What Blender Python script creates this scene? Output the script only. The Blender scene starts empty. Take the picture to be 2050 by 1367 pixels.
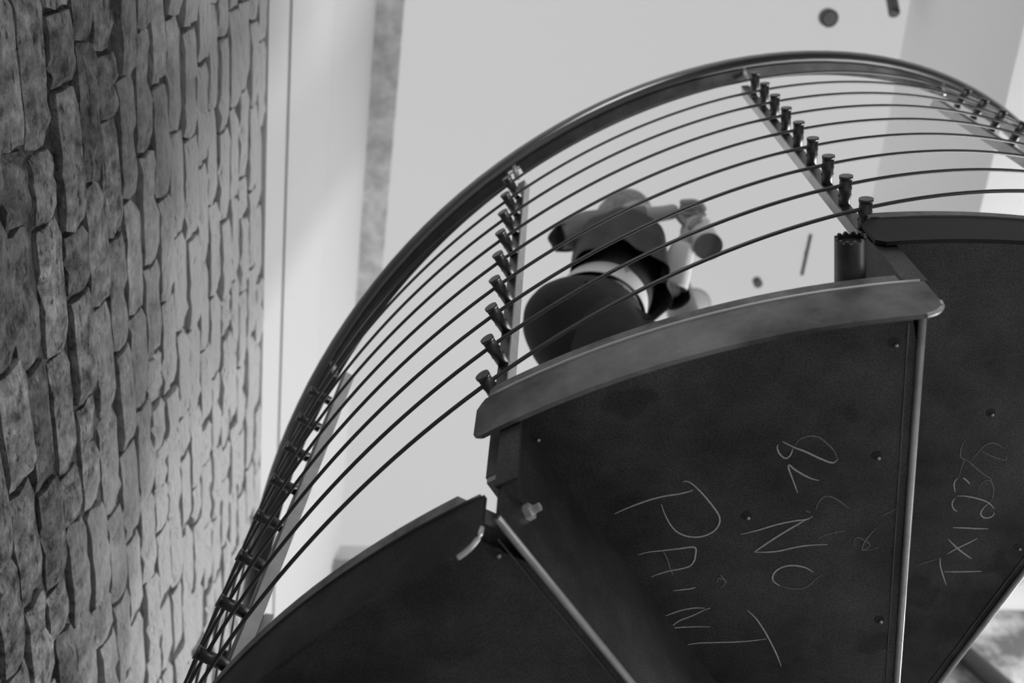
import bpy, bmesh, math, random
from mathutils import Vector, Matrix
random.seed(7)
PI = math.pi
ZO = 1.30                      # height of the eye above the floor; all heights below are given from the eye, then lifted by ZO

# ---------------------------------------------------------------- camera, sky, light, exposure
sc = bpy.context.scene
col = sc.collection
cam_d = bpy.data.cameras.new('camera'); cam = bpy.data.objects.new('camera', cam_d); col.objects.link(cam)
R0 = (0.999233, 0.0, 0.039150); R1 = (0.017824, 0.890352, -0.454924); R2 = (-0.034858, 0.455273, 0.889670)
# image right / image down / view direction, written in room axes
cr = Vector((R0[0], R0[1], R0[2])); cd = Vector((R1[0], R1[1], R1[2])); cf = Vector((R2[0], R2[1], R2[2]))
M = Matrix.Identity(4)
for i in range(3):
    M[i][0] = cr[i]; M[i][1] = -cd[i]; M[i][2] = -cf[i]
M.translation = Vector((0, 0, ZO))
cam.matrix_world = M
cam_d.sensor_width = 36; cam_d.lens = 33.41
cam_d.clip_start = 0.02
cam_d.dof.use_dof = True; cam_d.dof.focus_distance = 1.28; cam_d.dof.aperture_fstop = 4.0
sc.camera = cam

w = bpy.data.worlds.new('overcast'); sc.world = w; w.use_nodes = True
WB = w.node_tree.nodes['Background']; WB.inputs[0].default_value = (1, 1, 1, 1); WB.inputs[1].default_value = 0.735

def area(name, loc, target, sx, sy, power):
    d = bpy.data.lights.new(name, 'AREA'); d.shape = 'RECTANGLE'; d.size = sx; d.size_y = sy; d.energy = power
    o = bpy.data.objects.new(name, d); col.objects.link(o); o.location = Vector(loc) + Vector((0, 0, ZO))
    o.rotation_euler = (Vector(target) - Vector(loc)).to_track_quat('-Z', 'Y').to_euler()
    return o
area('fill_light_back', (3.2, 3.2, 2.3), (-1.0, 1.0, 2.4), 1.8, 1.8, 225)  # added wash light for the upper wall, no window stands here
area('fill_light_front', (0.6, -4.5, 1.2), (-0.2, 0.6, 1.0), 1.6, 1.8, 38)  # added fill on the step fascias from the near side
area('fill_light_right', (4.3, 0.9, -0.1), (0.5, 1.2, 0.9), 1.8, 1.6, 24)  # added low fill giving the step undersides some sheen

vs = sc.view_settings
vs.view_transform = 'Standard'; vs.look = 'None'; vs.gamma = 1.0; vs.exposure = 0.0; vs.use_curve_mapping = False

# ---------------------------------------------------------------- materials
def mat(name, c, rough=.6, metal=0.0, c2=None, scale=6.0, bump=0.0, bscale=40.0, detail=6, spec=.5, contrast=(.35, .65)):
    m = bpy.data.materials.new(name); m.use_nodes = True
    n = m.node_tree.nodes; l = m.node_tree.links; b = n['Principled BSDF']
    b.inputs['Base Color'].default_value = (c, c, c, 1); b.inputs['Roughness'].default_value = rough
    b.inputs['Metallic'].default_value = metal; b.inputs['Specular IOR Level'].default_value = spec
    tc = n.new('ShaderNodeTexCoord')
    if c2 is not None:
        t = n.new('ShaderNodeTexNoise'); t.inputs['Scale'].default_value = scale; t.inputs['Detail'].default_value = detail
        t.inputs['Roughness'].default_value = .65
        r = n.new('ShaderNodeValToRGB'); r.color_ramp.elements[0].position = contrast[0]; r.color_ramp.elements[1].position = contrast[1]
        r.color_ramp.elements[0].color = (c, c, c, 1); r.color_ramp.elements[1].color = (c2, c2, c2, 1)
        l.new(tc.outputs['Object'], t.inputs['Vector']); l.new(t.outputs['Fac'], r.inputs['Fac']); l.new(r.outputs[0], b.inputs['Base Color'])
    if bump:
        t2 = n.new('ShaderNodeTexNoise'); t2.inputs['Scale'].default_value = bscale; t2.inputs['Detail'].default_value = 5
        bp = n.new('ShaderNodeBump'); bp.inputs['Strength'].default_value = bump; bp.inputs['Distance'].default_value = .01
        l.new(tc.outputs['Object'], t2.inputs['Vector']); l.new(t2.outputs['Fac'], bp.inputs['Height']); l.new(bp.outputs[0], b.inputs['Normal'])
    return m

def steel_sheet():
    # raw mill steel: cloudy scale, fine speckle, a few oil stains
    m = mat('raw_steel', .05, .5, .6, .15, 5.0, .02, 300, contrast=(.36, .72))
    n = m.node_tree.nodes; l = m.node_tree.links; b = n['Principled BSDF']
    src = b.inputs['Base Color'].links[0].from_socket
    tc = [x for x in n if x.type == 'TEX_COORD'][0]
    v = n.new('ShaderNodeTexNoise'); v.inputs['Scale'].default_value = 420; v.inputs['Detail'].default_value = 4
    r = n.new('ShaderNodeValToRGB'); r.color_ramp.elements[0].position = .38; r.color_ramp.elements[1].position = .6
    r.color_ramp.elements[0].color = (.62, .62, .62, 1); r.color_ramp.elements[1].color = (1.1, 1.1, 1.1, 1)
    s = n.new('ShaderNodeTexNoise'); s.inputs['Scale'].default_value = 11; s.inputs['Detail'].default_value = 2
    r2 = n.new('ShaderNodeValToRGB'); r2.color_ramp.elements[0].position = .33; r2.color_ramp.elements[1].position = .37
    r2.color_ramp.elements[0].color = (.7, .7, .7, 1); r2.color_ramp.elements[1].color = (1, 1, 1, 1)
    for t in (v, s): l.new(tc.outputs['Object'], t.inputs['Vector'])
    l.new(v.outputs['Fac'], r.inputs['Fac']); l.new(s.outputs['Fac'], r2.inputs['Fac'])
    a = n.new('ShaderNodeMixRGB'); a.blend_type = 'MULTIPLY'; a.inputs[0].default_value = 1
    c = n.new('ShaderNodeMixRGB'); c.blend_type = 'MULTIPLY'; c.inputs[0].default_value = 1
    l.new(src, a.inputs[1]); l.new(r.outputs[0], a.inputs[2]); l.new(a.outputs[0], c.inputs[1]); l.new(r2.outputs[0], c.inputs[2])
    l.new(c.outputs[0], b.inputs['Base Color'])
    return m

def brick_mat():
    m = mat('old_brick', .09, .9, 0, .74, 30, .0, 60, detail=10, contrast=(.32, .72))
    n = m.node_tree.nodes; l = m.node_tree.links; b = n['Principled BSDF']
    src = b.inputs['Base Color'].links[0].from_socket
    g = n.new('ShaderNodeNewGeometry'); oi = n.new('ShaderNodeObjectInfo')
    for x in n:
        if x.type == 'TEX_NOISE': l.new(g.outputs['Position'], x.inputs['Vector'])
    hv = n.new('ShaderNodeMath'); hv.operation = 'MULTIPLY_ADD'; l.new(oi.outputs['Random'], hv.inputs[0]); hv.inputs[1].default_value = 1.1; hv.inputs[2].default_value = .55
    a = n.new('ShaderNodeMixRGB'); a.blend_type = 'MULTIPLY'; a.inputs[0].default_value = 1
    l.new(src, a.inputs[1]); l.new(hv.outputs[0], a.inputs[2])
    pt = n.new('ShaderNodeTexNoise'); pt.inputs['Scale'].default_value = 70; pt.inputs['Detail'].default_value = 6; pt.inputs['Roughness'].default_value = .75  # dark pits as cavity dirt, also painting in shade the bump lacks
    mq = n.new('ShaderNodeMapping'); mq.inputs['Scale'].default_value = (1, .4, 1); l.new(g.outputs['Position'], mq.inputs['Vector']); l.new(mq.outputs[0], pt.inputs['Vector'])
    pr = n.new('ShaderNodeValToRGB'); e = pr.color_ramp.elements; e[0].position = .36; e[0].color = (.22, .22, .22, 1); e[1].position = .46; e[1].color = (1, 1, 1, 1)
    e2 = pr.color_ramp.elements.new(.60); e2.color = (1.05, 1.05, 1.05, 1); e3 = pr.color_ramp.elements.new(.70); e3.color = (2.0, 2.0, 2.0, 1)
    l.new(pt.outputs['Fac'], pr.inputs['Fac'])
    a2 = n.new('ShaderNodeMixRGB'); a2.blend_type = 'MULTIPLY'; a2.inputs[0].default_value = 1; l.new(a.outputs[0], a2.inputs[1]); l.new(pr.outputs[0], a2.inputs[2]); a = a2
    # pale limewash on the upper courses, with the light up there painted in
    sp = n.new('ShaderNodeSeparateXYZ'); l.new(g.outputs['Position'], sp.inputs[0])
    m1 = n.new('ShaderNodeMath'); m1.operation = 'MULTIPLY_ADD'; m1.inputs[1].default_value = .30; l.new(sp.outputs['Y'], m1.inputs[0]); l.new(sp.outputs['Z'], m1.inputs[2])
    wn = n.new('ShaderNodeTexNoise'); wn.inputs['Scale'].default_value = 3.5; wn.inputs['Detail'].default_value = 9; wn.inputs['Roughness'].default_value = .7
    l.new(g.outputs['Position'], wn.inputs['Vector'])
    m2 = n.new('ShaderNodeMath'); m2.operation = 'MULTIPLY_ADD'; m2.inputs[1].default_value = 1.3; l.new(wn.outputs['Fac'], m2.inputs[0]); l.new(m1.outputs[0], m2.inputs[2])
    mr = n.new('ShaderNodeMapRange'); mr.inputs['From Min'].default_value = ZO + LIT_WASH0; mr.inputs['From Max'].default_value = ZO + LIT_WASH1
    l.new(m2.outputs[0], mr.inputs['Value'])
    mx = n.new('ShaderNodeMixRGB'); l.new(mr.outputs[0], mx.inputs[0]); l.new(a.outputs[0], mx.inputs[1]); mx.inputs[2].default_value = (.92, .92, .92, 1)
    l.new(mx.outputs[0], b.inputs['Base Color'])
    # pitted, spalled face
    p1 = n.new('ShaderNodeTexNoise'); p1.inputs['Scale'].default_value = 38; p1.inputs['Detail'].default_value = 10; p1.inputs['Roughness'].default_value = .7
    mp = n.new('ShaderNodeMapping'); mp.inputs['Scale'].default_value = (1, .45, 1)
    l.new(g.outputs['Position'], mp.inputs['Vector']); l.new(mp.outputs[0], p1.inputs['Vector'])
    p2 = n.new('ShaderNodeTexVoronoi'); p2.inputs['Scale'].default_value = 60; l.new(mp.outputs[0], p2.inputs['Vector'])
    rr = n.new('ShaderNodeMapRange'); rr.inputs['From Min'].default_value = 0; rr.inputs['From Max'].default_value = .35; l.new(p2.outputs['Distance'], rr.inputs['Value'])
    ad = n.new('ShaderNodeMath'); ad.operation = 'MULTIPLY_ADD'; ad.inputs[1].default_value = .35; l.new(rr.outputs[0], ad.inputs[0]); l.new(p1.outputs['Fac'], ad.inputs[2])
    bp = n.new('ShaderNodeBump'); bp.inputs['Strength'].default_value = 1; bp.inputs['Distance'].default_value = .035
    l.new(ad.outputs[0], bp.inputs['Height']); l.new(bp.outputs[0], b.inputs['Normal'])
    return m
LIT_WASH0, LIT_WASH1 = 2.22, 2.72

def glow_ceiling():  # added glow: translucent sheet passing world light to keep the ceiling evenly bright
    m = bpy.data.materials.new('glowing_ceiling'); m.use_nodes = True
    n = m.node_tree.nodes; l = m.node_tree.links; n.remove(n['Principled BSDF'])
    t = n.new('ShaderNodeBsdfTranslucent'); t.inputs[0].default_value = (.70, .70, .70, 1)
    d = n.new('ShaderNodeBsdfDiffuse'); d.inputs[0].default_value = (.10, .10, .10, 1)
    a = n.new('ShaderNodeAddShader'); l.new(t.outputs[0], a.inputs[0]); l.new(d.outputs[0], a.inputs[1])
    l.new(a.outputs[0], n['Material Output'].inputs[0])
    return m

M_STEEL = steel_sheet()
M_EDGE = mat('ground_steel_edge', .6, .4, .5, .8, 30)
M_BEVEL = mat('bevel_highlight', .8, .4, .3)  # highlight along the middle step's bevel, painted as a pale tone
M_STAIN = mat('brushed_stainless', .44, .34, .9, .56, 25)
M_DARKST = mat('blackened_steel', .10, .38, .8, .16, 18)
M_CABLE = mat('steel_cable', .12, .42, .9)
M_RAIL = mat('satin_steel_rail', .24, .22, .9)
M_BOARD = mat('tread_board', .14, .7, 0, .34, 22, .3, 60)
M_CHALK = mat('chalk', .75, .9, 0, .5, 400); M_FAINT = mat('faint_chalk', .32, .9, 0, .2, 300)
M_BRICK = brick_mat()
M_MORTAR = mat('shaded_mortar', .03, .95, 0, .14, 20, .8, 70)  # mortar darkened: the shade inside the joints is put into its colour
M_FASCIA = mat('lit_mottled_steel', .07, .5, .5, .34, 5, .05, 60, contrast=(.34, .66))  # mottled steel, lightened to paint in the brighter reflection on this fascia
M_BLACK = mat('shaded_steel', .018, .6, 0, .03, 6, spec=.25)  # darker copy of the fascia steel, its shade put into the colour
M_PLASTER = mat('white_plaster', .66, .9); M_SOFFIT = mat('white_soffit', .92, .9)
M_BLOTCH = mat('patchy_plaster', .10, .9, 0, .5, 2.6, 0, contrast=(.42, .6))
M_GLOWC = glow_ceiling()
M_TIMBER = mat('weathered_timber', .42, .85, 0, .72, 9, .4, 50)
M_GREY = mat('grey_trim', .30, .6)
M_FLOOR = mat('concrete_floor', .42, .8, 0, .5, 2)
M_LAMP = mat('lamp_housing', .05, .4, .3); M_LENS = mat('lamp_lens', .22, .3)
M_SHADE = mat('pale_lamp_shade', .62, .6)
M_SKIN = mat('skin', .42, .55, 0, .5, 12); M_TROUS = mat('dark_trousers', .010, .85, 0, .03, 8)
M_SHIRT = mat('dark_shirt', .03, .8, 0, .06, 10); M_SLEEVE = mat('grey_sleeve', .2, .85, 0, .28, 9)
M_PALE = mat('pale_cloth', .8, .85); M_HAIR = mat('hair', .22, .6, 0, .4, 60, .4, 200)
M_SOLE = mat('rubber', .03, .7); M_CUP = mat('cup_paper', .75, .6); M_CUPB = mat('cup_base', .10, .5)

# chalk strokes on the underside plates, in room metres
CHALK_2 =[(1.0,[(0.0893,0.7253),(0.1079,0.714),(0.1296,0.7034),(0.147,0.6971),(0.1659,0.6927),(0.1781,0.6887),(0.1828,0.6862)]),(1.0,[(0.1696,0.6751),(0.1739,0.6739),(0.1824,0.679),(0.1954,0.6928),(0.2089,0.7103),(0.2168,0.7224),(0.2195,0.7317),(0.2178,0.7411),(0.2119,0.7498),(0.2012,0.7562),(0.1908,0.7581),(0.1785,0.7562),(0.1674,0.7499),(0.159,0.7392),(0.1511,0.7235),(0.1461,0.7092)]),(1.0,[(0.1225,0.7885),(0.1348,0.7836),(0.153,0.7805),(0.1726,0.777),(0.1922,0.7742),(0.1942,0.7889),(0.1927,0.7978),(0.1879,0.8049),(0.1752,0.8099),(0.1616,0.8137),(0.1495,0.8191),(0.1413,0.8236)]),(0.6,[(0.153,0.7805),(0.1593,0.794),(0.1644,0.8096),(0.169,0.8204)]),(0.9,[(0.1702,0.8457),(0.1856,0.8429),(0.1933,0.8414),(0.1989,0.839)]),(0.6,[(0.2284,0.8171),(0.2337,0.8239),(0.2365,0.8289),(0.2386,0.8298)]),(0.6,[(0.2254,0.8313),(0.226,0.8246),(0.229,0.8231),(0.2355,0.8269),(0.2347,0.834),(0.2302,0.8388)]),(0.8,[(0.1617,0.8903),(0.1731,0.8836),(0.1853,0.8779),(0.2008,0.8738),(0.2142,0.8737)]),(0.8,[(0.2213,0.8734),(0.2137,0.8768),(0.2003,0.8863),(0.1836,0.8958),(0.1762,0.9035),(0.1738,0.909),(0.1909,0.9073),(0.2068,0.906),(0.2243,0.9056)]),(0.8,[(0.2695,0.8755),(0.2813,0.888),(0.2909,0.9024),(0.3,0.9181),(0.3137,0.9447),(0.3204,0.9599),(0.3252,0.9719)]),(0.7,[(0.1872,0.9413),(0.2062,0.9358),(0.2222,0.9337),(0.2589,0.9309),(0.2811,0.9279),(0.2999,0.9239)]),(1.0,[(0.2472,0.752),(0.2677,0.7449),(0.2891,0.7357),(0.3077,0.7299),(0.325,0.7264),(0.3317,0.7214)]),(1.2,[(0.325,0.7264),(0.3116,0.7373),(0.2915,0.7549),(0.2753,0.7708),(0.2672,0.7793)]),(0.9,[(0.2672,0.7793),(0.2838,0.7788),(0.2987,0.7762),(0.3161,0.7704),(0.3336,0.7664),(0.3559,0.7644)]),(1.1,[(0.345,0.8091),(0.3357,0.8029),(0.3261,0.7999),(0.3138,0.7993),(0.3036,0.803),(0.2969,0.8101),(0.2948,0.8182),(0.2973,0.8261),(0.3059,0.8329)]),(0.5,[(0.3059,0.8329),(0.3187,0.8364),(0.3326,0.8364),(0.3426,0.8306),(0.3501,0.8183),(0.357,0.8131)]),(0.5,[(0.2966,0.6195),(0.3004,0.6109),(0.311,0.6056),(0.3225,0.6073),(0.3337,0.616),(0.3439,0.6269),(0.3491,0.6379)]),(1.0,[(0.3491,0.6379),(0.3455,0.642),(0.3404,0.6418),(0.3328,0.6389),(0.3205,0.633),(0.3083,0.6269),(0.2962,0.6221),(0.2809,0.614)]),(0.7,[(0.2765,0.6183),(0.2761,0.6235),(0.2804,0.632),(0.2868,0.6373),(0.2909,0.636),(0.2937,0.6299),(0.2943,0.6239)]),(0.9,[(0.3085,0.6868),(0.3012,0.67),(0.2928,0.6508),(0.2938,0.6473),(0.3004,0.6532),(0.313,0.6612),(0.3223,0.6659),(0.3314,0.6683)]),(0.5,[(0.3339,0.7119),(0.3356,0.7003),(0.3398,0.6928),(0.3461,0.691),(0.3544,0.694),(0.3647,0.7011),(0.3731,0.7083)]),(0.4,[(0.3215,0.7131),(0.3286,0.7162)]),(0.4,[(0.3422,0.7554),(0.3521,0.7491),(0.3648,0.7445),(0.3739,0.7425)]),(0.5,[(0.4112,0.738),(0.4055,0.7474),(0.4007,0.7587),(0.3993,0.7682),(0.4002,0.7725)]),(0.4,[(0.3903,0.7693),(0.3879,0.7591),(0.3896,0.753),(0.3943,0.7529),(0.4004,0.757),(0.4072,0.7619),(0.4073,0.7662),(0.4038,0.7698),(0.3999,0.7721),(0.4095,0.7713),(0.4193,0.767)]),(0.4,[(0.4137,0.7178),(0.4233,0.7125),(0.4326,0.7057)]),]
CHALK_3 =[(0.5,[(0.5955,0.7363),(0.5929,0.7456),(0.5934,0.7555),(0.5953,0.7642),(0.6009,0.769),(0.6003,0.7829),(0.6004,0.7981)]),(0.6,[(0.6004,0.7665),(0.6094,0.7725),(0.6221,0.7836),(0.6346,0.7934),(0.6455,0.8001),(0.6476,0.8052)]),(0.6,[(0.6094,0.7725),(0.6152,0.7611),(0.6194,0.7523),(0.6238,0.7448),(0.6299,0.74),(0.6369,0.7395),(0.646,0.7436),(0.6509,0.7475)]),(0.5,[(0.6227,0.7535),(0.6332,0.7594),(0.6445,0.7641),(0.6577,0.7678),(0.6596,0.765),(0.6581,0.7588)]),(0.7,[(0.5998,0.8001),(0.5966,0.8046),(0.5958,0.8111),(0.5979,0.8188),(0.6009,0.8252)]),(0.8,[(0.606,0.7999),(0.6121,0.8042),(0.6188,0.8111)]),(0.6,[(0.6316,0.8198),(0.634,0.8094),(0.639,0.8035),(0.6465,0.8045),(0.6513,0.8121),(0.6544,0.8211),(0.6557,0.8341),(0.6531,0.8433)]),(0.9,[(0.6044,0.8323),(0.6149,0.832),(0.628,0.8342),(0.6391,0.8372),(0.6495,0.8415),(0.6571,0.8472),(0.6628,0.8536)]),(0.7,[(0.603,0.8356),(0.6002,0.8422),(0.6013,0.8501),(0.6058,0.8566),(0.6107,0.8598)]),(0.9,[(0.6531,0.8433),(0.6475,0.8514),(0.6451,0.8594),(0.6464,0.8654),(0.6516,0.8699),(0.659,0.8697),(0.6639,0.8655),(0.6643,0.8602)]),(1.0,[(0.61,0.8894),(0.6293,0.8897),(0.6455,0.8903),(0.6625,0.8901)]),(1.0,[(0.6073,0.9106),(0.624,0.927),(0.6375,0.938),(0.6506,0.9472)]),(0.9,[(0.6119,0.9398),(0.6224,0.9299),(0.6371,0.919),(0.651,0.9083)]),(0.8,[(0.6036,0.9468),(0.6067,0.9622),(0.614,0.9795),(0.6232,0.9989)]),(0.7,[(0.615,0.9736),(0.6411,0.9727),(0.6707,0.9707)]),(0.4,[(0.5681,0.9644),(0.5886,0.954),(0.6023,0.9478)]),]
HOLE2= [(-0.0083,0.6163),(0.3871,0.4815),(0.2512,0.7233),(0.3937,0.6313),(0.4407,0.8852),(0.2,0.9744)]
HOLE3= [(0.6209,0.6901),(0.7139,0.9232)]
HOLE1= [(-0.045,0.6235)]

# ---------------------------------------------------------------- helpers
def tag(o, label=None, cat=None, group=None, kind=None):
    if label: o['label'] = label
    if cat: o['category'] = cat
    if group: o['group'] = group
    if kind: o['kind'] = kind
    return o
def empty(name, loc=(0, 0, 0), rz=0, parent=None):
    o = bpy.data.objects.new(name, None); col.objects.link(o); o.location = loc; o.rotation_euler = (0, 0, rz); o.parent = parent; o.empty_display_size = .1
    return o
def link(name, me, parent=None, loc=(0, 0, 0), rz=0):
    o = bpy.data.objects.new(name, me); col.objects.link(o); o.parent = parent; o.location = loc; o.rotation_euler = (0, 0, rz)
    return o
def mesh(name, vs_, fs, m, smooth=False, clean=True):
    me = bpy.data.meshes.new(name); me.from_pydata([tuple(v) for v in vs_], [], fs)
    if clean:
        bm = bmesh.new(); bm.from_mesh(me); bmesh.ops.remove_doubles(bm, verts=bm.verts, dist=1e-6); bmesh.ops.recalc_face_normals(bm, faces=bm.faces); bm.to_mesh(me); bm.free()
    me.materials.append(m)
    if smooth:
        for p in me.polygons: p.use_smooth = True
    return me
class MB:
    def __init__(s): s.v = []; s.f = []
    def add(s, v, f):
        k = len(s.v); s.v += [tuple(x) for x in v]; s.f += [tuple(i + k for i in q) for q in f]; return s
    def box(s, x0, x1, y0, y1, z0, z1):
        v = [(x, y, z) for z in (z0, z1) for y in (y0, y1) for x in (x0, x1)]
        return s.add(v, [(0, 1, 3, 2), (4, 6, 7, 5), (0, 4, 5, 1), (2, 3, 7, 6), (0, 2, 6, 4), (1, 5, 7, 3)])
    def tube(s, pts, r, n=8, up=(0, 0, 1), cap=True, fx=1.0):
        pts = [Vector(p) for p in pts]; rs = r if isinstance(r, (list, tuple)) else [r] * len(pts)
        v = []
        for i, p in enumerate(pts):
            t = (pts[min(i + 1, len(pts) - 1)] - pts[max(i - 1, 0)]).normalized(); u = Vector(up)
            if abs(t.dot(u)) > .95: u = Vector((1, 0, 0))
            a = t.cross(u).normalized(); b = a.cross(t)
            for k in range(n):
                an = 2 * PI * (k + .5) / n; v.append(p + a * (math.cos(an) * rs[i]) + b * (math.sin(an) * rs[i] * fx))
        f = [(i * n + k, i * n + (k + 1) % n, (i + 1) * n + (k + 1) % n, (i + 1) * n + k) for i in range(len(pts) - 1) for k in range(n)]
        if cap: f += [tuple(range(n))[::-1], tuple((len(pts) - 1) * n + k for k in range(n))]
        return s.add(v, f)
    def me(s, name, m, smooth=False): return mesh(name, s.v, s.f, m, smooth)
def pol(r, a, z): return (r * math.cos(a), r * math.sin(a), z)
def crom(P, n=6):
    out = []
    for i in range(len(P) - 1):
        p0, p1, p2, p3 = [Vector(P[max(0, min(len(P) - 1, j))]) for j in (i - 1, i, i + 1, i + 2)]
        for k in range(n):
            t = k / n; out.append(.5 * ((2 * p1) + (p2 - p0) * t + (2 * p0 - 5 * p1 + 4 * p2 - p3) * t * t + (3 * p1 - p0 - 3 * p2 + p3) * t ** 3))
    out.append(Vector(P[-1])); return out

# ---------------------------------------------------------------- the room shell
U = Vector((-.1367, .9906, 0)); N = Vector((.9906, .1367, 0)); WD = .66       # brick wall: runs along U, faces N
CE = 4.25
wall_rz = math.atan2(U.y, U.x) - PI / 2
wl = link('wall_left', MB().box(-.30, -.014, -6.0, 4.4, -ZO, 2.505).me('wall_left', M_MORTAR), None, (-N.x * WD, -N.y * WD, ZO), wall_rz)
tag(wl, 'old brick wall running along the left side of the stair', None, None, 'structure')
up = MB().box(-.30, .0, -6.0, 4.4, 2.505, 2.715).box(-.30, -.012, -6.0, 4.4, 2.715, 2.735).box(-.30, .004, -6.0, 4.4, 2.735, 3.34).box(-.30, -.006, -6.0, 4.4, 3.34, 3.352).box(-.30, .002, -6.0, 4.4, 3.352, CE)
link('upper_plaster', up.me('upper_plaster', M_PLASTER), wl)
link('shadow_gap', MB().box(-.2, -.002, -6.0, 4.4, 2.716, 2.736).me('shadow_gap', M_GREY), wl)
link('shadow_gap', MB().box(-.2, -.001, -6.0, 4.4, 3.3385, 3.3525).me('shadow_gap', M_GREY), wl)
# cornice board where wall and ceiling meet
link('cornice_board', MB().box(.0, .118, -6.0, 2.1, CE - .035, CE - .002).me('cornice_board', M_TIMBER), wl)

bx = lambda x0, x1, y0, y1, z0, z1, m, name: link(name, MB().box(x0, x1, y0, y1, z0, z1).me(name, m), None, (0, 0, ZO))
tag(link('ceiling', MB().add([(-2.2, -6, CE), (4.6, -6, CE), (4.6, 3.6, CE), (-2.2, 3.6, CE)], [(0, 1, 2, 3)]).me('ceiling', M_GLOWC), None, (0, 0, ZO)), 'flat pale luminous ceiling', None, None, 'structure')
tag(bx(-2.2, 4.6, -6, 3.6, -ZO - .1, -ZO, M_FLOOR, 'floor'), 'grey concrete floor', None, None, 'structure')
wb = tag(bx(-1.9, 4.6, 3.5, 3.6, -ZO, CE, M_PLASTER, 'wall_back'), 'white wall behind the stair', None, None, 'structure')
link('ledge', MB().box(-1.14, -.9, 3.44, 3.5, 4.02, 4.06).me('ledge', M_GREY), wb)
tag(bx(4.5, 4.6, -6, 3.6, -ZO, CE, M_BLOTCH, 'wall_right'), 'patchy plastered wall on the right', None, None, 'structure')
tag(bx(.3, 4.6, -6.1, -6, -ZO, CE, M_BLOTCH, 'wall_front'), 'wall on the near side', None, None, 'structure')
link('bare_plaster', MB().box(1.2, 4.5, 3.49, 3.5, -ZO, 3.86).me('bare_plaster', M_BLOTCH), wb)
link('brace', MB().tube([(2.15, 3.44, 3.86), (2.72, 3.44, 4.24)], .09, 4).me('brace', M_GREY), wb)
link('dark_pipe', MB().tube([(1.93, 3.43, 3.72), (2.5, 3.43, 2.55)], .05, 16).me('dark_pipe', M_LAMP, True), wb)
# dropped soffit on the right
so = MB(); so.add([(1.50, -6, 3.2), (1.50, 1.0, 3.2), (1.47, 2.3, 3.2), (4.5, 2.3, 3.2), (4.5, -6, 3.2), (1.50, -6, CE), (1.50, 1.0, CE), (1.47, 2.3, CE), (4.5, 2.3, CE), (4.5, -6, CE)],
       [(0, 1, 2, 3, 4), (5, 9, 8, 7, 6), (0, 5, 6, 1), (1, 6, 7, 2), (2, 7, 8, 3), (3, 8, 9, 4), (4, 9, 5, 0)])
tag(link('trim_1', so.me('soffit', M_SOFFIT), None, (0, 0, ZO)), 'dropped white soffit along the right of the ceiling', None, None, 'structure')

# bricks, one object each where the photograph shows them
def brick_mesh(seed, L=.215, Hh=.0685, T=.09):
    rd = random.Random(seed); nx, nz = 7, 3; g = []; v = []; f = []
    for j in range(nz + 1):
        for i in range(nx + 1):
            e = (i in (0, nx)) or (j in (0, nz)); c_ = (i in (0, nx)) and (j in (0, nz))
            y = -L / 2 + L * i / nx + rd.uniform(-.005, .005); z = -Hh / 2 + Hh * j / nz + rd.uniform(-.0022, .0022)
            if c_: y *= .975; z *= .92
            x = rd.uniform(-.0018, .0018) - (.003 if e else 0) - (.005 if c_ else 0)
            if rd.random() < .05: x -= .009
            v.append((x, y, z))
    for j in range(nz):
        for i in range(nx):
            a = j * (nx + 1) + i; f.append((a, a + 1, a + nx + 2, a + nx + 1))
    rim = [i for i in range(nx + 1)] + [j * (nx + 1) + nx for j in range(1, nz + 1)] + [nz * (nx + 1) + i for i in range(nx - 1, -1, -1)] + [j * (nx + 1) for j in range(nz - 1, 0, -1)]
    k = len(v); v += [(-T, v[i][1], v[i][2]) for i in rim]; n = len(rim)
    f += [(rim[a], k + a, k + (a + 1) % n, rim[(a + 1) % n]) for a in range(n)]
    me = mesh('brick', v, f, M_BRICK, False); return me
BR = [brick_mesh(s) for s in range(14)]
rest = MB(); course = .0775; nb = 0
for r_ in range(int((2.50 + ZO) / course)):
    z = 2.50 - .034 - r_ * course
    ylo = .05 + max(0, 1.35 - z) * .6; yhi = 1.5 + (z - 1.0) * 1.05
    ph = (r_ % 2) * .11 + random.uniform(-.03, .03); y = -5.9 + ph
    while y < 4.3:
        Lb = .222 * random.choice((1, 1, 1, 1, .5, .93, 1.04)); yc = y + Lb / 2; y += Lb
        me = random.choice(BR); sy = (Lb - .012) / .21; x = random.gauss(0, .003); dz = random.gauss(0, .003); tilt = random.gauss(0, .009)
        if z > .85 and ylo < yc < yhi and nb < 298:
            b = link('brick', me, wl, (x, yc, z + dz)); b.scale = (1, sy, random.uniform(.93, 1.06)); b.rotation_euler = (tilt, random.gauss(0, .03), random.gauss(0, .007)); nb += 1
        elif -2.2 < yc:
            c, s = math.cos(tilt), math.sin(tilt)
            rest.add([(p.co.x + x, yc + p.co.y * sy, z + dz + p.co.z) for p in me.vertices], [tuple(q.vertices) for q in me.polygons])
rb = link('brickwork', mesh('brickwork', rest.v, rest.f, M_BRICK, False, False), wl); rb['kind'] = 'stuff'

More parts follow.
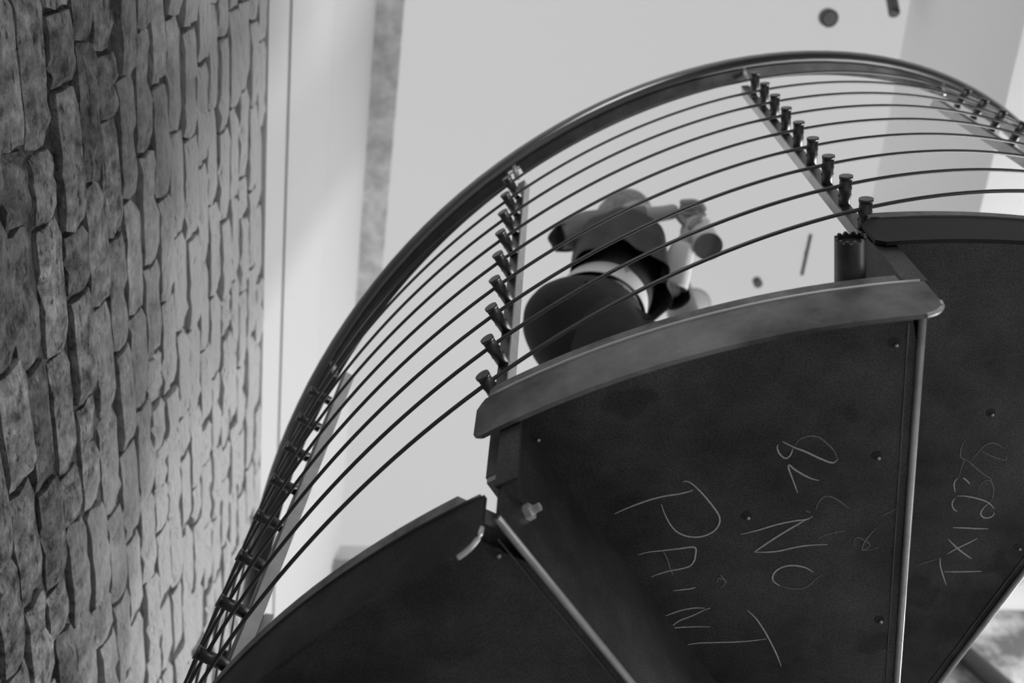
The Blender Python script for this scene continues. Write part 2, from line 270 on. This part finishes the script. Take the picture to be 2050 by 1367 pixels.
# ---------------------------------------------------------------- spiral stair
AX = (.5217, 1.5486); TA = -2.11669; DA = .45605; RISE = .2028; DZ = .09673; ZA = 1.0121
RF = 1.1329; ZP = .9545; ZW = .9055; ZT = 1.0085; ZL = .9866
stair = empty('spiral_staircase', (AX[0], AX[1], 0))
tag(stair, 'dark raw-steel spiral staircase with cable railing, seen from below', 'staircase')
link('column', MB().tube([(0, 0, 0), (0, 0, 3.6 + ZO)], .06, 32).me('column', M_DARKST, True), stair)
SHIFT = {-1: .065, 0: .033, 1: .0145}
def right_edge(i, r, a0):
    s = SHIFT.get(i, .02) - .04 * r
    a = (i + 1) * DA + TA
    return (r * math.cos(a) - s * math.sin(a), r * math.sin(a) + s * math.cos(a))
def make_step(i):
    zb = ZO + i * RISE; a0 = TA + i * DA; n = 20
    L = [(r * math.cos(a0 - .004), r * math.sin(a0 - .004)) for r in (.05, .4, .8)] if i != 0 else [(r * math.cos(a0), r * math.sin(a0)) for r in (.05, .4, .8)]
    def sector(R, z0, z1, aend):
        out = []
        for q in range(n + 1): a = a0 + (aend - a0) * q / n; out.append((R * math.cos(a), R * math.sin(a)))
        E = [right_edge(i, r, a0) for r in (1.05, .7, .35, .08)]
        ring = L + out[:-1] + E
        k = len(ring); m = MB(); m.add([(x, y, z0) for x, y in ring] + [(x, y, z1) for x, y in ring], [tuple(range(k))[::-1], tuple(range(k, 2 * k))] + [(j, (j + 1) % k, k + (j + 1) % k, k + j) for j in range(k)])
        return m
    st = link('step', sector(1.127, ZP, ZP + .004, a0 + DA).me('step', M_STEEL), stair, (0, 0, zb))
    # timber and plywood board carried by the tray
    mb = MB(); cols = 60; nn = []
    rd = random.Random(i + 50)
    bd = sector(1.1325, ZP + .030, ZT, a0 + DA)
    link('board', bd.me('board', M_BOARD), st)
    # curved outer fascia with a chamfered start and a rounded lower far corner
    s0, s1 = a0 - .014 * 1, a0 + DA + (.008 if i == -1 else -.001); rc = .030 / RF; cols = 44; v = []; f = []
    ang = [s0 + (s1 - s0) * q / cols for q in range(cols + 1)] + [s1 - rc * x for x in (.8, .6, .4, .25, .12, .05)] + [s0 + .010, s0 + .006]
    ang = sorted(ang)
    bot = []
    for a in ang:
        d = (s1 - a) * RF; z0 = ZW; z1 = ZL
        if d < .030: z0 = ZW + .030 - math.sqrt(max(0, .030 ** 2 - (.030 - d) ** 2))
        e = (a - s0) * RF
        if e < .010: z0 = ZW + (.010 - e) * .9; z1 = ZL - (.010 - e) * 1.8
        bot.append((a, z0))
        v += [pol(1.1275, a, z0), pol(RF, a, z0), pol(RF, a, z1), pol(1.1275, a, z1)]
    for q in range(len(ang) - 1):
        for k in range(4): f.append((q * 4 + k, q * 4 + (k + 1) % 4, (q + 1) * 4 + (k + 1) % 4, (q + 1) * 4 + k))
    f += [(0, 1, 2, 3), tuple((len(ang) - 1) * 4 + k for k in (3, 2, 1, 0))]
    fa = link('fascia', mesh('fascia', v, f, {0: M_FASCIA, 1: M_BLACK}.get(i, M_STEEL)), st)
    link('edge_glint', MB().tube([pol(RF - .002, a, z) for a, z in bot if a > s1 - .030], .0026, 6).me('edge_glint', M_EDGE, True), fa)  # pale strip painting the light caught on the fascia's lower corner
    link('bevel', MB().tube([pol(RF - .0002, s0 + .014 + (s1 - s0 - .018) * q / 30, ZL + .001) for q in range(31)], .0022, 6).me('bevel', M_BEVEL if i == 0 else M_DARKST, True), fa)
    # riser up to the next step, bent lip along its lower edge
    P = [Vector((*right_edge(i, r, a0), 0)) for r in (.07, 1.122)]
    d = (P[1] - P[0]).normalized(); nn = Vector((-d.y, d.x, 0)) * .0025
    m = MB(); z0, z1 = ZP - .002, ZP + RISE
    m.add([p + q + Vector((0, 0, z)) for z in (z0, z1) for p, q in ((P[0], -nn), (P[1], -nn), (P[1], nn), (P[0], nn))], [(0, 1, 2, 3), (7, 6, 5, 4), (0, 4, 5, 1), (1, 5, 6, 2), (2, 6, 7, 3), (3, 7, 4, 0)])
    ri = link('riser', m.me('riser', M_STEEL), st)
    link('bent_lip', MB().tube([P[0] + Vector((0, 0, z0)), P[1] + Vector((0, 0, z0))], .0043, 10).me('bent_lip', M_EDGE, True), ri)
    m = MB(); e = P[1]; tn = Vector((-d.y, d.x, 0)); q0 = e - tn * .004; q1 = e + tn * .022 - d * .002; o_ = d * .004
    m.add([p + Vector((0, 0, z)) for z in (ZP + .05, ZP + RISE - .03) for p in (q0, q1, q1 + o_, q0 + o_)], [(0, 1, 2, 3), (7, 6, 5, 4), (0, 4, 5, 1), (1, 5, 6, 2), (2, 6, 7, 3), (3, 7, 4, 0)])
    link('end_flange', m.me('end_flange', M_STEEL), ri)
    c = P[1] - d * .045 + Vector((0, 0, ZP + .055)); 
    link('bolt', MB().tube([c, c + tn * .010], .009, 6).tube([c, c + tn * .020], .0045, 8).me('bolt', M_EDGE), ri)
    # weld seam under the plate just before the lip
    E = [Vector((*right_edge(i, r, a0), ZP - .0004)) - tn * .014 for r in (.12, 1.1)]
    link('seam', MB().tube(E, .0012, 4).me('seam', M_DARKST), st)
    return st
steps = {i: make_step(i) for i in range(-4, 2)}
# landing reached by the last step
m = MB(); v = []; n = 40
for q in range(n + 1):
    a = TA + (2.02 + 3.1 * q / n) * DA
    for r, z in ((.64, 0), (1.12, 0), (1.13, 0), (1.13, .09), (.64, .09)): v.append(pol(r, a, ZO + ZP + 2 * RISE + z))
f = [(q * 5 + k, q * 5 + (k + 1) % 5, (q + 1) * 5 + (k + 1) % 5, (q + 1) * 5 + k) for q in range(n) for k in range(5)] + [(0, 1, 2, 3, 4), tuple(n * 5 + k for k in (4, 3, 2, 1, 0))]
link('landing', mesh('landing', v, f, M_STEEL), stair)
HOLES = {0: HOLE2, 1: HOLE3, -1: HOLE1}
for i, L in HOLES.items():
    for x, y in L:
        z = ZP
        link('screw', MB().tube([(x - AX[0], y - AX[1], z - .0004), (x - AX[0], y - AX[1], z + .002)], .0065, 14).me('screw', M_SOLE), steps[i])
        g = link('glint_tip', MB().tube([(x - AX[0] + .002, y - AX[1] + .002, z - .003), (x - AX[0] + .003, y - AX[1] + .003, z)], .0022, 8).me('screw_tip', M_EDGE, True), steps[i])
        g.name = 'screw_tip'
for i, S_ in ((0, CHALK_2), (1, CHALK_3)):
    hi, lo = MB(), MB()
    for wgt, pts in S_:
        z = ZP - .0004
        P = crom([(x - AX[0], y - AX[1], z) for x, y in pts], 5)
        nP = len(P); rr = [.00125 * (.5 + .5 * wgt) * (.45 + .55 * min(1, 4 * min(q, nP - 1 - q) / nP)) for q in range(nP)]
        (hi if wgt > .65 else lo).tube(P, rr, 6, fx=.4)
    link('chalk_writing', hi.me('chalk_writing', M_CHALK, True), steps[i])['kind'] = 'stuff'
    link('faint_chalk_writing', lo.me('faint_chalk_writing', M_FAINT, True), steps[i])['kind'] = 'stuff'

# balusters with nine stand-offs each
def hel(t, r, z): return pol(r, TA + t * DA, ZO + ZA + t * RISE + z)
so_me = MB().tube([(-.004, 0, 0), (.039, 0, 0)], .0086, 20).tube([(.0385, 0, 0), (.0425, 0, 0)], .0095, 20).me('standoff', M_DARKST, False)
for p in so_me.polygons: p.use_smooth = len(p.vertices) == 4
so_me.materials.append(M_SOLE)
hole_me = MB().tube([(.014, -.0089, 0), (.014, -.0080, 0)], .0022, 8).tube([(.024, -.0089, 0), (.024, -.0080, 0)], .0022, 8).tube([(.014, .0089, 0), (.014, .0080, 0)], .0022, 8).tube([(.024, .0089, 0), (.024, .0080, 0)], .0022, 8).me('grub_screw', M_SOLE)
post_me = MB().box(1.088, 1.108, -.0065, .0065, -.16, 9.2 * DZ).box(1.078, 1.110, -.0068, .0068, -.17, -.10).me('baluster', M_STAIN)
foot_me = MB().tube([(1.085, -.016, -.135), (1.085, .012, -.135)], .007, 6).me('foot_bolt', M_EDGE)
edge_me = MB().box(1.1075, 1.1105, -.0085, .0075, -.16, 9.15 * DZ).me('outer_strip', M_DARKST)
for i in range(-2, 6):
    ps = link('baluster', post_me, stair, (0, 0, ZO + ZA + i * RISE), TA + i * DA)
    link('outer_strip', edge_me, ps); link('foot_bolt', foot_me, ps)
    for k in range(9):
        s = link('standoff', so_me, ps, (1.1095 + .0022 * k * .5, 0, k * DZ))
        link('grub_screw', hole_me, ps, (1.1095 + .0011 * k, 0, k * DZ))
for k in range(9):
    T = [-2.9 + q * .04 for q in range(int(7.9 / .04) + 1)]
    link('cable', MB().tube([hel(t, 1.1385 + .0011 * k, k * DZ) for t in T], .0027, 8).me('cable', M_CABLE, True), stair)
T = lambda a, b: [a + (b - a) * q / 90 for q in range(91)]
hr = link('handrail', MB().tube([hel(t, 1.146, 9.52 * DZ) for t in T(-3, 5.05)], .0185, 20).me('handrail', M_RAIL, True), stair)
def flat(name, t0, t1, r0, r1, z0, z1, m):
    v = []; f = []
    for t in T(t0, t1): v += [hel(t, r0, z0), hel(t, r1, z0), hel(t, r1, z1), hel(t, r0, z1)]
    for q in range(90):
        for k in range(4): f.append((q * 4 + k, q * 4 + (k + 1) % 4, (q + 1) * 4 + (k + 1) % 4, (q + 1) * 4 + k))
    f += [(0, 1, 2, 3), tuple(360 + k for k in (3, 2, 1, 0))]
    return link(name, mesh(name, v, f, m), stair)
flat('rail_flat', -3, -.03, 1.116, 1.142, 9.24 * DZ, 9.24 * DZ + .008, M_DARKST)
flat('rail_flat', .02, 5.05, 1.116, 1.142, 9.24 * DZ, 9.24 * DZ + .008, M_DARKST)
# pin joining the rail pieces beside a baluster
for i in range(-2, 6):
    link('rail_pin', MB().tube([hel(i, 1.125, 9.0 * DZ), hel(i, 1.146, 9.5 * DZ)], .006, 10).me('rail_pin', M_EDGE, True), stair)

# ---------------------------------------------------------------- ceiling fittings
def spot(x, y, z, r, h, label, tilt=(0, 0)):
    o = empty('ceiling_spotlight', (x, y, ZO + z)); tag(o, label, 'spotlight')
    link('housing', MB().tube([(0, 0, 0), (tilt[0] * h, tilt[1] * h, -h)], r, 24).me('housing', M_LAMP, False), o)
    link('lens', MB().tube([(tilt[0] * h, tilt[1] * h, -h - .003), (tilt[0] * h, tilt[1] * h, -h + .002)], r * .8, 24).me('lens', M_LENS), o)
    link('canopy', MB().tube([(0, 0, 0.0), (0, 0, -.008)], r * .9, 24).me('canopy', M_LAMP), o)
    return o
spot(1.165, .607, CE, .036, .05, 'round dark spotlight on the ceiling above the highest rail arc')
spot(1.395, .46, CE, .022, .22, 'dark tubular spotlight cut off by the top edge of the picture', (-.12, .45))
spot(1.012, 1.822, CE, .021, .04, 'tiny dark round spotlight on the ceiling, right of the cup')
o = empty('ceiling_lamp', (1.225, 1.675, ZO + CE)); tag(o, 'slim dark bar lamp on the ceiling left of the right-hand baluster', 'lamp')
link('bar', MB().tube([(.005, -.10, -.02), (-.008, .105, -.02)], .008, 10).me('bar', M_LAMP, True), o)
link('clip', MB().box(-.006, .006, -.01, .01, -.02, 0).me('clip', M_LAMP), o)
o = empty('ceiling_lamp', (.716, 1.955, ZO + CE)); tag(o, 'pale round dome lamp on the ceiling, showing just over the middle step edge', 'lamp')
link('shade', MB().tube([(0, 0, 0), (0, 0, -.02), (0, 0, -.045), (0, 0, -.055)], [.085, .082, .055, .02], 32).me('shade', M_SHADE, True), o)
link('rim', MB().tube([(0, 0, 0), (0, 0, -.006)], .089, 32).me('rim', M_GREY), o)

# ---------------------------------------------------------------- tube stub by the right baluster
ta = TA + .864 * DA
o = empty('steel_tube', (AX[0] + 1.06 * math.cos(ta), AX[1] + 1.06 * math.sin(ta), ZO + ZT + .0185), ta)
tag(o, 'short dark tube with a serrated end lying on the middle step, beside the right baluster', 'tube')
m = MB(); nS = 48; R_ = .0175; v = []
for j, (rr, zf) in enumerate(((R_, 0), (R_, 1), (R_ - .003, 1), (R_ - .003, 0))):
    for k in range(nS):
        a = 2 * PI * k / nS; v.append((-.08 + (.195 + (.003 if k % 4 < 2 else 0)) * zf, rr * math.cos(a), rr * math.sin(a)))
m.add(v, [(j * nS + k, j * nS + (k + 1) % nS, ((j + 1) % 4) * nS + (k + 1) % nS, ((j + 1) % 4) * nS + k) for j in range(4) for k in range(nS)])
link('pipe', m.me('pipe', M_DARKST), o)
link('plug', MB().tube([(.105, 0, 0), (.110, 0, 0)], R_ - .002, 24).me('plug', M_SOLE), o)

# ---------------------------------------------------------------- the person climbing with a cup
def skinned(name, nodes, edges, m, parent=None, roots=(0,), sub=2, smooth=True):
    me = bpy.data.meshes.new(name); me.from_pydata([Vector(p[:3]) + Vector((0, 0, ZO)) for p in nodes], edges, []); me.materials.append(m)
    o = link(name, me, parent)
    md = o.modifiers.new('skin', 'SKIN'); md.use_smooth_shade = True; md.branch_smoothing = .4
    for i, p in enumerate(nodes):
        sv = me.skin_vertices[0].data[i]; r = p[3] if isinstance(p[3], tuple) else (p[3], p[3]); sv.radius = r; sv.use_root = i in roots
    s = o.modifiers.new('subdivision', 'SUBSURF'); s.levels = sub; s.render_levels = sub
    if parent is per: o.location = -per.location
    return o
def loft(name, rings, m, parent, n=40, thick=.004, wave=0.0, nw=7, seed=1):
    """rings: (centre, axis, radius a, radius b, direction of a)"""
    rd = random.Random(seed); ph = [rd.uniform(0, 6.28) for _ in range(4)]; v = []
    for q, (c, ax, ra, rb2, du) in enumerate(rings):
        c = Vector(c); ax = Vector(ax).normalized(); u = (Vector(du) - ax * Vector(du).dot(ax)).normalized(); w_ = ax.cross(u)
        for k in range(n):
            a = 2 * PI * k / n; f_ = 1 + wave * (q / (len(rings) - 1)) * (math.sin(nw * a + ph[0]) + .5 * math.sin((nw * 2 - 3) * a + ph[1] + q * .5)) + wave * .4 * math.sin(3 * a + q * .9 + ph[2])
            v.append(c + u * (math.cos(a) * ra * f_) + w_ * (math.sin(a) * rb2 * f_) + Vector((0, 0, ZO)))
    f = [(i * n + k, i * n + (k + 1) % n, (i + 1) * n + (k + 1) % n, (i + 1) * n + k) for i in range(len(rings) - 1) for k in range(n)]
    o = link(name, mesh(name, v, f, m, True), parent)
    if parent is per: o.location = -per.location
    s = o.modifiers.new('thickness', 'SOLIDIFY'); s.thickness = thick; s = o.modifiers.new('subdivision', 'SUBSURF'); s.levels = 1; s.render_levels = 1
    return o
per = empty('person', (.16, .97, ZO + ZT))
tag(per, 'person in dark trousers and loose dark shirt climbing the stair with a cup', 'person')
B = [ # x, y, z, radius
 (.110, .950, 1.95, .085),  # 0 pelvis
 (.150, .935, 2.09, .088), (.180, .925, 2.26, .105), (.200, .925, 2.40, .085), (.218, .925, 2.48, .042), (.232, .930, 2.55, .045),   # 1-5 spine, chest, neck, jaw
 (.245, .935, 2.60, .064), (.240, .940, 2.66, .070), # 6-7 head
 (.150, .880, 2.43, .048), (.055, .880, 2.335, .036), (.180, .862, 2.40, .033), (.318, .848, 2.425, .021), (.352, .842, 2.432, .024), # 8-12 right arm
 (.275, .985, 2.42, .048), (.320, .995, 2.24, .036), (.340, .930, 2.30, .028), (.362, .890, 2.345, .021), (.378, .880, 2.36, .024), # 13-17 left arm
 (.145, .895, 1.84, .060), (.175, .93, 1.48, .052), (.17, .96, 1.12, .036), (.17, .965, 1.055, .032), (.25, .935, 1.03, .026), # 18-22 right leg
 (.165, 1.00, 1.84, .060), (.330, .975, 1.70, .056), (.385, .99, 1.42, .042), (.385, 1.0, 1.285, .034), (.45, .975, 1.24, .026), # 23-27 left leg
]
E_ = [(0, 1), (1, 2), (2, 3), (3, 4), (4, 5), (5, 6), (6, 7), (3, 8), (8, 9), (9, 10), (10, 11), (11, 12), (3, 13), (13, 14), (14, 15), (15, 16), (16, 17), (0, 18), (18, 19), (19, 20), (20, 21), (21, 22), (0, 23), (23, 24), (24, 25), (25, 26), (26, 27)]
roots = [0]
def finger(base, pts, r=.0085):
    k = len(B); B.append((*base, r * 1.1)); roots.append(k)
    for q, p in enumerate(pts): B.append((*p, r * (1 - .1 * q))); E_.append((k + q, k + q + 1))
# right hand hangs forward with bent fingers
for j, (dy, ln) in enumerate(((-.020, .9), (-.007, 1.0), (.006, .95), (.018, .75))):
    finger((.350, .842 + dy, 2.435), [(.385 + .004 * ln, .842 + dy * 1.3 + .004, 2.440), (.408 * 1.0 + .01 * (ln - .8), .850 + dy * 1.3, 2.425), (.416 + .01 * (ln - .8), .862 + dy * 1.2, 2.405)])
finger((.345, .852, 2.425), [(.362, .870, 2.41), (.380, .880, 2.40)], .0095)
# left hand wraps the cup
for j in range(4):
    z = 2.392 - j * .019
    finger((.372, .880, 2.365 - (j - 1.5) * .012), [(.372, .925 - .004 * j, z), (.405, .934, z), (.432, .915, z - .002)], .0085)
finger((.370, .872, 2.36), [(.385, .850, 2.375), (.41, .838, 2.38)], .0095)
body = skinned('body', B, E_, M_SKIN, per, roots)
TR = [(.105, .950, 1.93, .085), (.130, .905, 1.80, .098), (.172, .93, 1.48, .068), (.17, .96, 1.12, .06), (.185, .985, 1.845, .110), (.338, .965, 1.758, .092), (.385, .99, 1.42, .062), (.385, 1.0, 1.29, .055)]
skinned('trousers', TR, [(0, 1), (1, 2), (2, 3), (0, 4), (4, 5), (5, 6), (6, 7)], M_TROUS, per, (0,))
A1 = (.9, .30, 0)
loft('belt', [((.118, .945, 1.99), (.2, 0, 1), .118, .108, A1), ((.130, .945, 2.04), (.2, 0, 1), .110, .098, A1), ((.142, .944, 2.088), (.1, 0, 1), .106, .094, A1)], M_PALE, per, 32, .004)
SA = (.25, 0, 1)
loft('trouser_seat', [((.135, .955, 1.70), SA, .085, .080, A1), ((.115, .950, 1.76), SA, .125, .108, A1), ((.095, .946, 1.83), SA, .150, .122, A1), ((.090, .944, 1.89), SA, .155, .122, A1), ((.100, .944, 1.95), SA, .135, .110, A1), ((.120, .945, 1.99), SA, .112, .098, A1)], M_TROUS, per, 40, .003, .012, 4, 1)
loft('undershirt', [((.143, .943, 2.085), (.1, 0, 1), .106, .092, A1), ((.152, .940, 2.10), (.1, 0, 1), .105, .09, A1), ((.182, .927, 2.26), (.1, 0, 1), .112, .100, A1), ((.205, .925, 2.43), (.1, 0, 1), .09, .07, A1)], M_SHIRT, per, 32, .003, .03, 6, 2)
loft('shirt', [((.212, .925, 2.485), (.1, 0, -1), .050, .045, A1), ((.208, .925, 2.445), (.1, 0, -1), .105, .085, A1), ((.195, .925, 2.36), (.12, 0, -1), .130, .112, A1), ((.188, .928, 2.26), (.1, 0, -1), .122, .118, A1),
              ((.178, .932, 2.17), (.1, 0, -1), .124, .122, A1), ((.170, .935, 2.09), (.1, 0, -1), .132, .128, A1)], M_SHIRT, per, 56, .003, .07, 7, 3)
loft('sleeve', [((.175, .900, 2.43), (-1, 0, -.7), .055, .055, (0, 1, 0)), ((.110, .882, 2.39), (-1, 0, -.8), .052, .060, (0, 1, 0)), ((.045, .884, 2.335), (-.8, 0, -.2), .042, .050, (0, 1, 0)), ((.040, .884, 2.318), (.2, 0, -1), .040, .040, (0, 1, 0))], M_SLEEVE, per, 32, .003, .05, 5, 5)
loft('sleeve', [((.030, .882, 2.325), (1, 0, .3), .034, .046, (0, 1, 0)), ((.10, .874, 2.36), (1, 0, .4), .045, .048, (0, 1, 0)), ((.18, .864, 2.395), (1, 0, .3), .040, .042, (0, 1, 0)), ((.26, .856, 2.415), (1, 0, .2), .032, .034, (0, 1, 0))], M_SLEEVE, per, 32, .003, .06, 5, 9)
loft('sleeve', [((.255, .965, 2.44), (.2, .1, -1), .052, .052, (0, 1, 0)), ((.290, .990, 2.36), (.2, .1, -1), .052, .055, (0, 1, 0)), ((.318, .998, 2.25), (.1, 0, -1), .046, .050, (0, 1, 0)), ((.325, .99, 2.215), (.1, -.3, -.4), .042, .045, (0, 1, 0))], M_SHIRT, per, 32, .003, .05, 5, 11)
loft('sleeve', [((.322, .985, 2.235), (.2, -.7, .5), .040, .040, (1, 0, 0)), ((.340, .930, 2.295), (.3, -.8, .6), .038, .038, (1, 0, 0)), ((.357, .900, 2.335), (.3, -.8, .6), .030, .030, (1, 0, 0))], M_PALE, per, 32, .003, .03, 5, 13)
hb = MB(); HC = Vector((.232, .945, 2.655 + ZO)); hr_ = [(-.075, .035), (-.06, .058), (-.03, .076), (0, .083), (.035, .078), (.06, .060), (.078, .032), (.084, .008)]
hb.tube([HC + Vector((.10 * q * 0 - .02 * (q < 0), 0, q)) for q, r in hr_], [r for q, r in hr_], 28, up=(1, 0, 0))
ho = link('hair', hb.me('hair', M_HAIR, True), per); ho.location = -per.location
for sx, (x, y, z, rz) in enumerate(((.175, .962, ZT, -.30), (.39, 1.0, ZT + RISE, -.25))):
    F = Matrix.Rotation(rz, 3, 'Z'); nd = [Vector(p) for p in ((-.05, 0, .045), (0, 0, .05), (.06, 0, .04), (.13, 0, .032))]
    P = [F @ p + Vector((x, y, z)) for p in nd]
    sh = skinned('shoe', [(*P[0], .036), (*P[1], .040), (*P[2], .036), (*P[3], .028)], [(0, 1), (1, 2), (2, 3)], M_SOLE, per, (1,))
    me = MB().tube([P[0] * 1 + Vector((0, 0, ZO - .034)), P[1] + Vector((0, 0, ZO - .04)), P[2] + Vector((0, 0, ZO - .031)), P[3] + Vector((0, 0, ZO - .023))], [.03, .036, .042, .03], 12, fx=.2).me('sole', M_SOLE, True)
    link('sole', me, sh)
# cup in the left hand
cc = Vector((.414, .893, 2.300 + ZO)); ax = Vector((-.12, .02, 1)).normalized()
o = empty('cup', cc); tag(o, 'white cup with a dark round base held out by the climbing person', 'cup')
link('wall', MB().tube([(0, 0, 0), ax * .115], [.036, .043], 32, cap=False).me('cup_wall', M_CUP, True), o)
link('base', MB().tube([(0, 0, .0) , ax * .006], .0355, 32).me('cup_base', M_CUPB), o)
link('base_ring', MB().tube([Vector((.0345 * math.cos(a), .0345 * math.sin(a), -.001)) for a in [2 * PI * k / 32 for k in range(33)]], .0028, 8, cap=False).me('base_ring', M_CUPB, True), o)
link('lid', MB().tube([ax * .113, ax * .120, ax * .124], [.0445, .0445, .038], 32).me('lid', M_CUP, True), o)
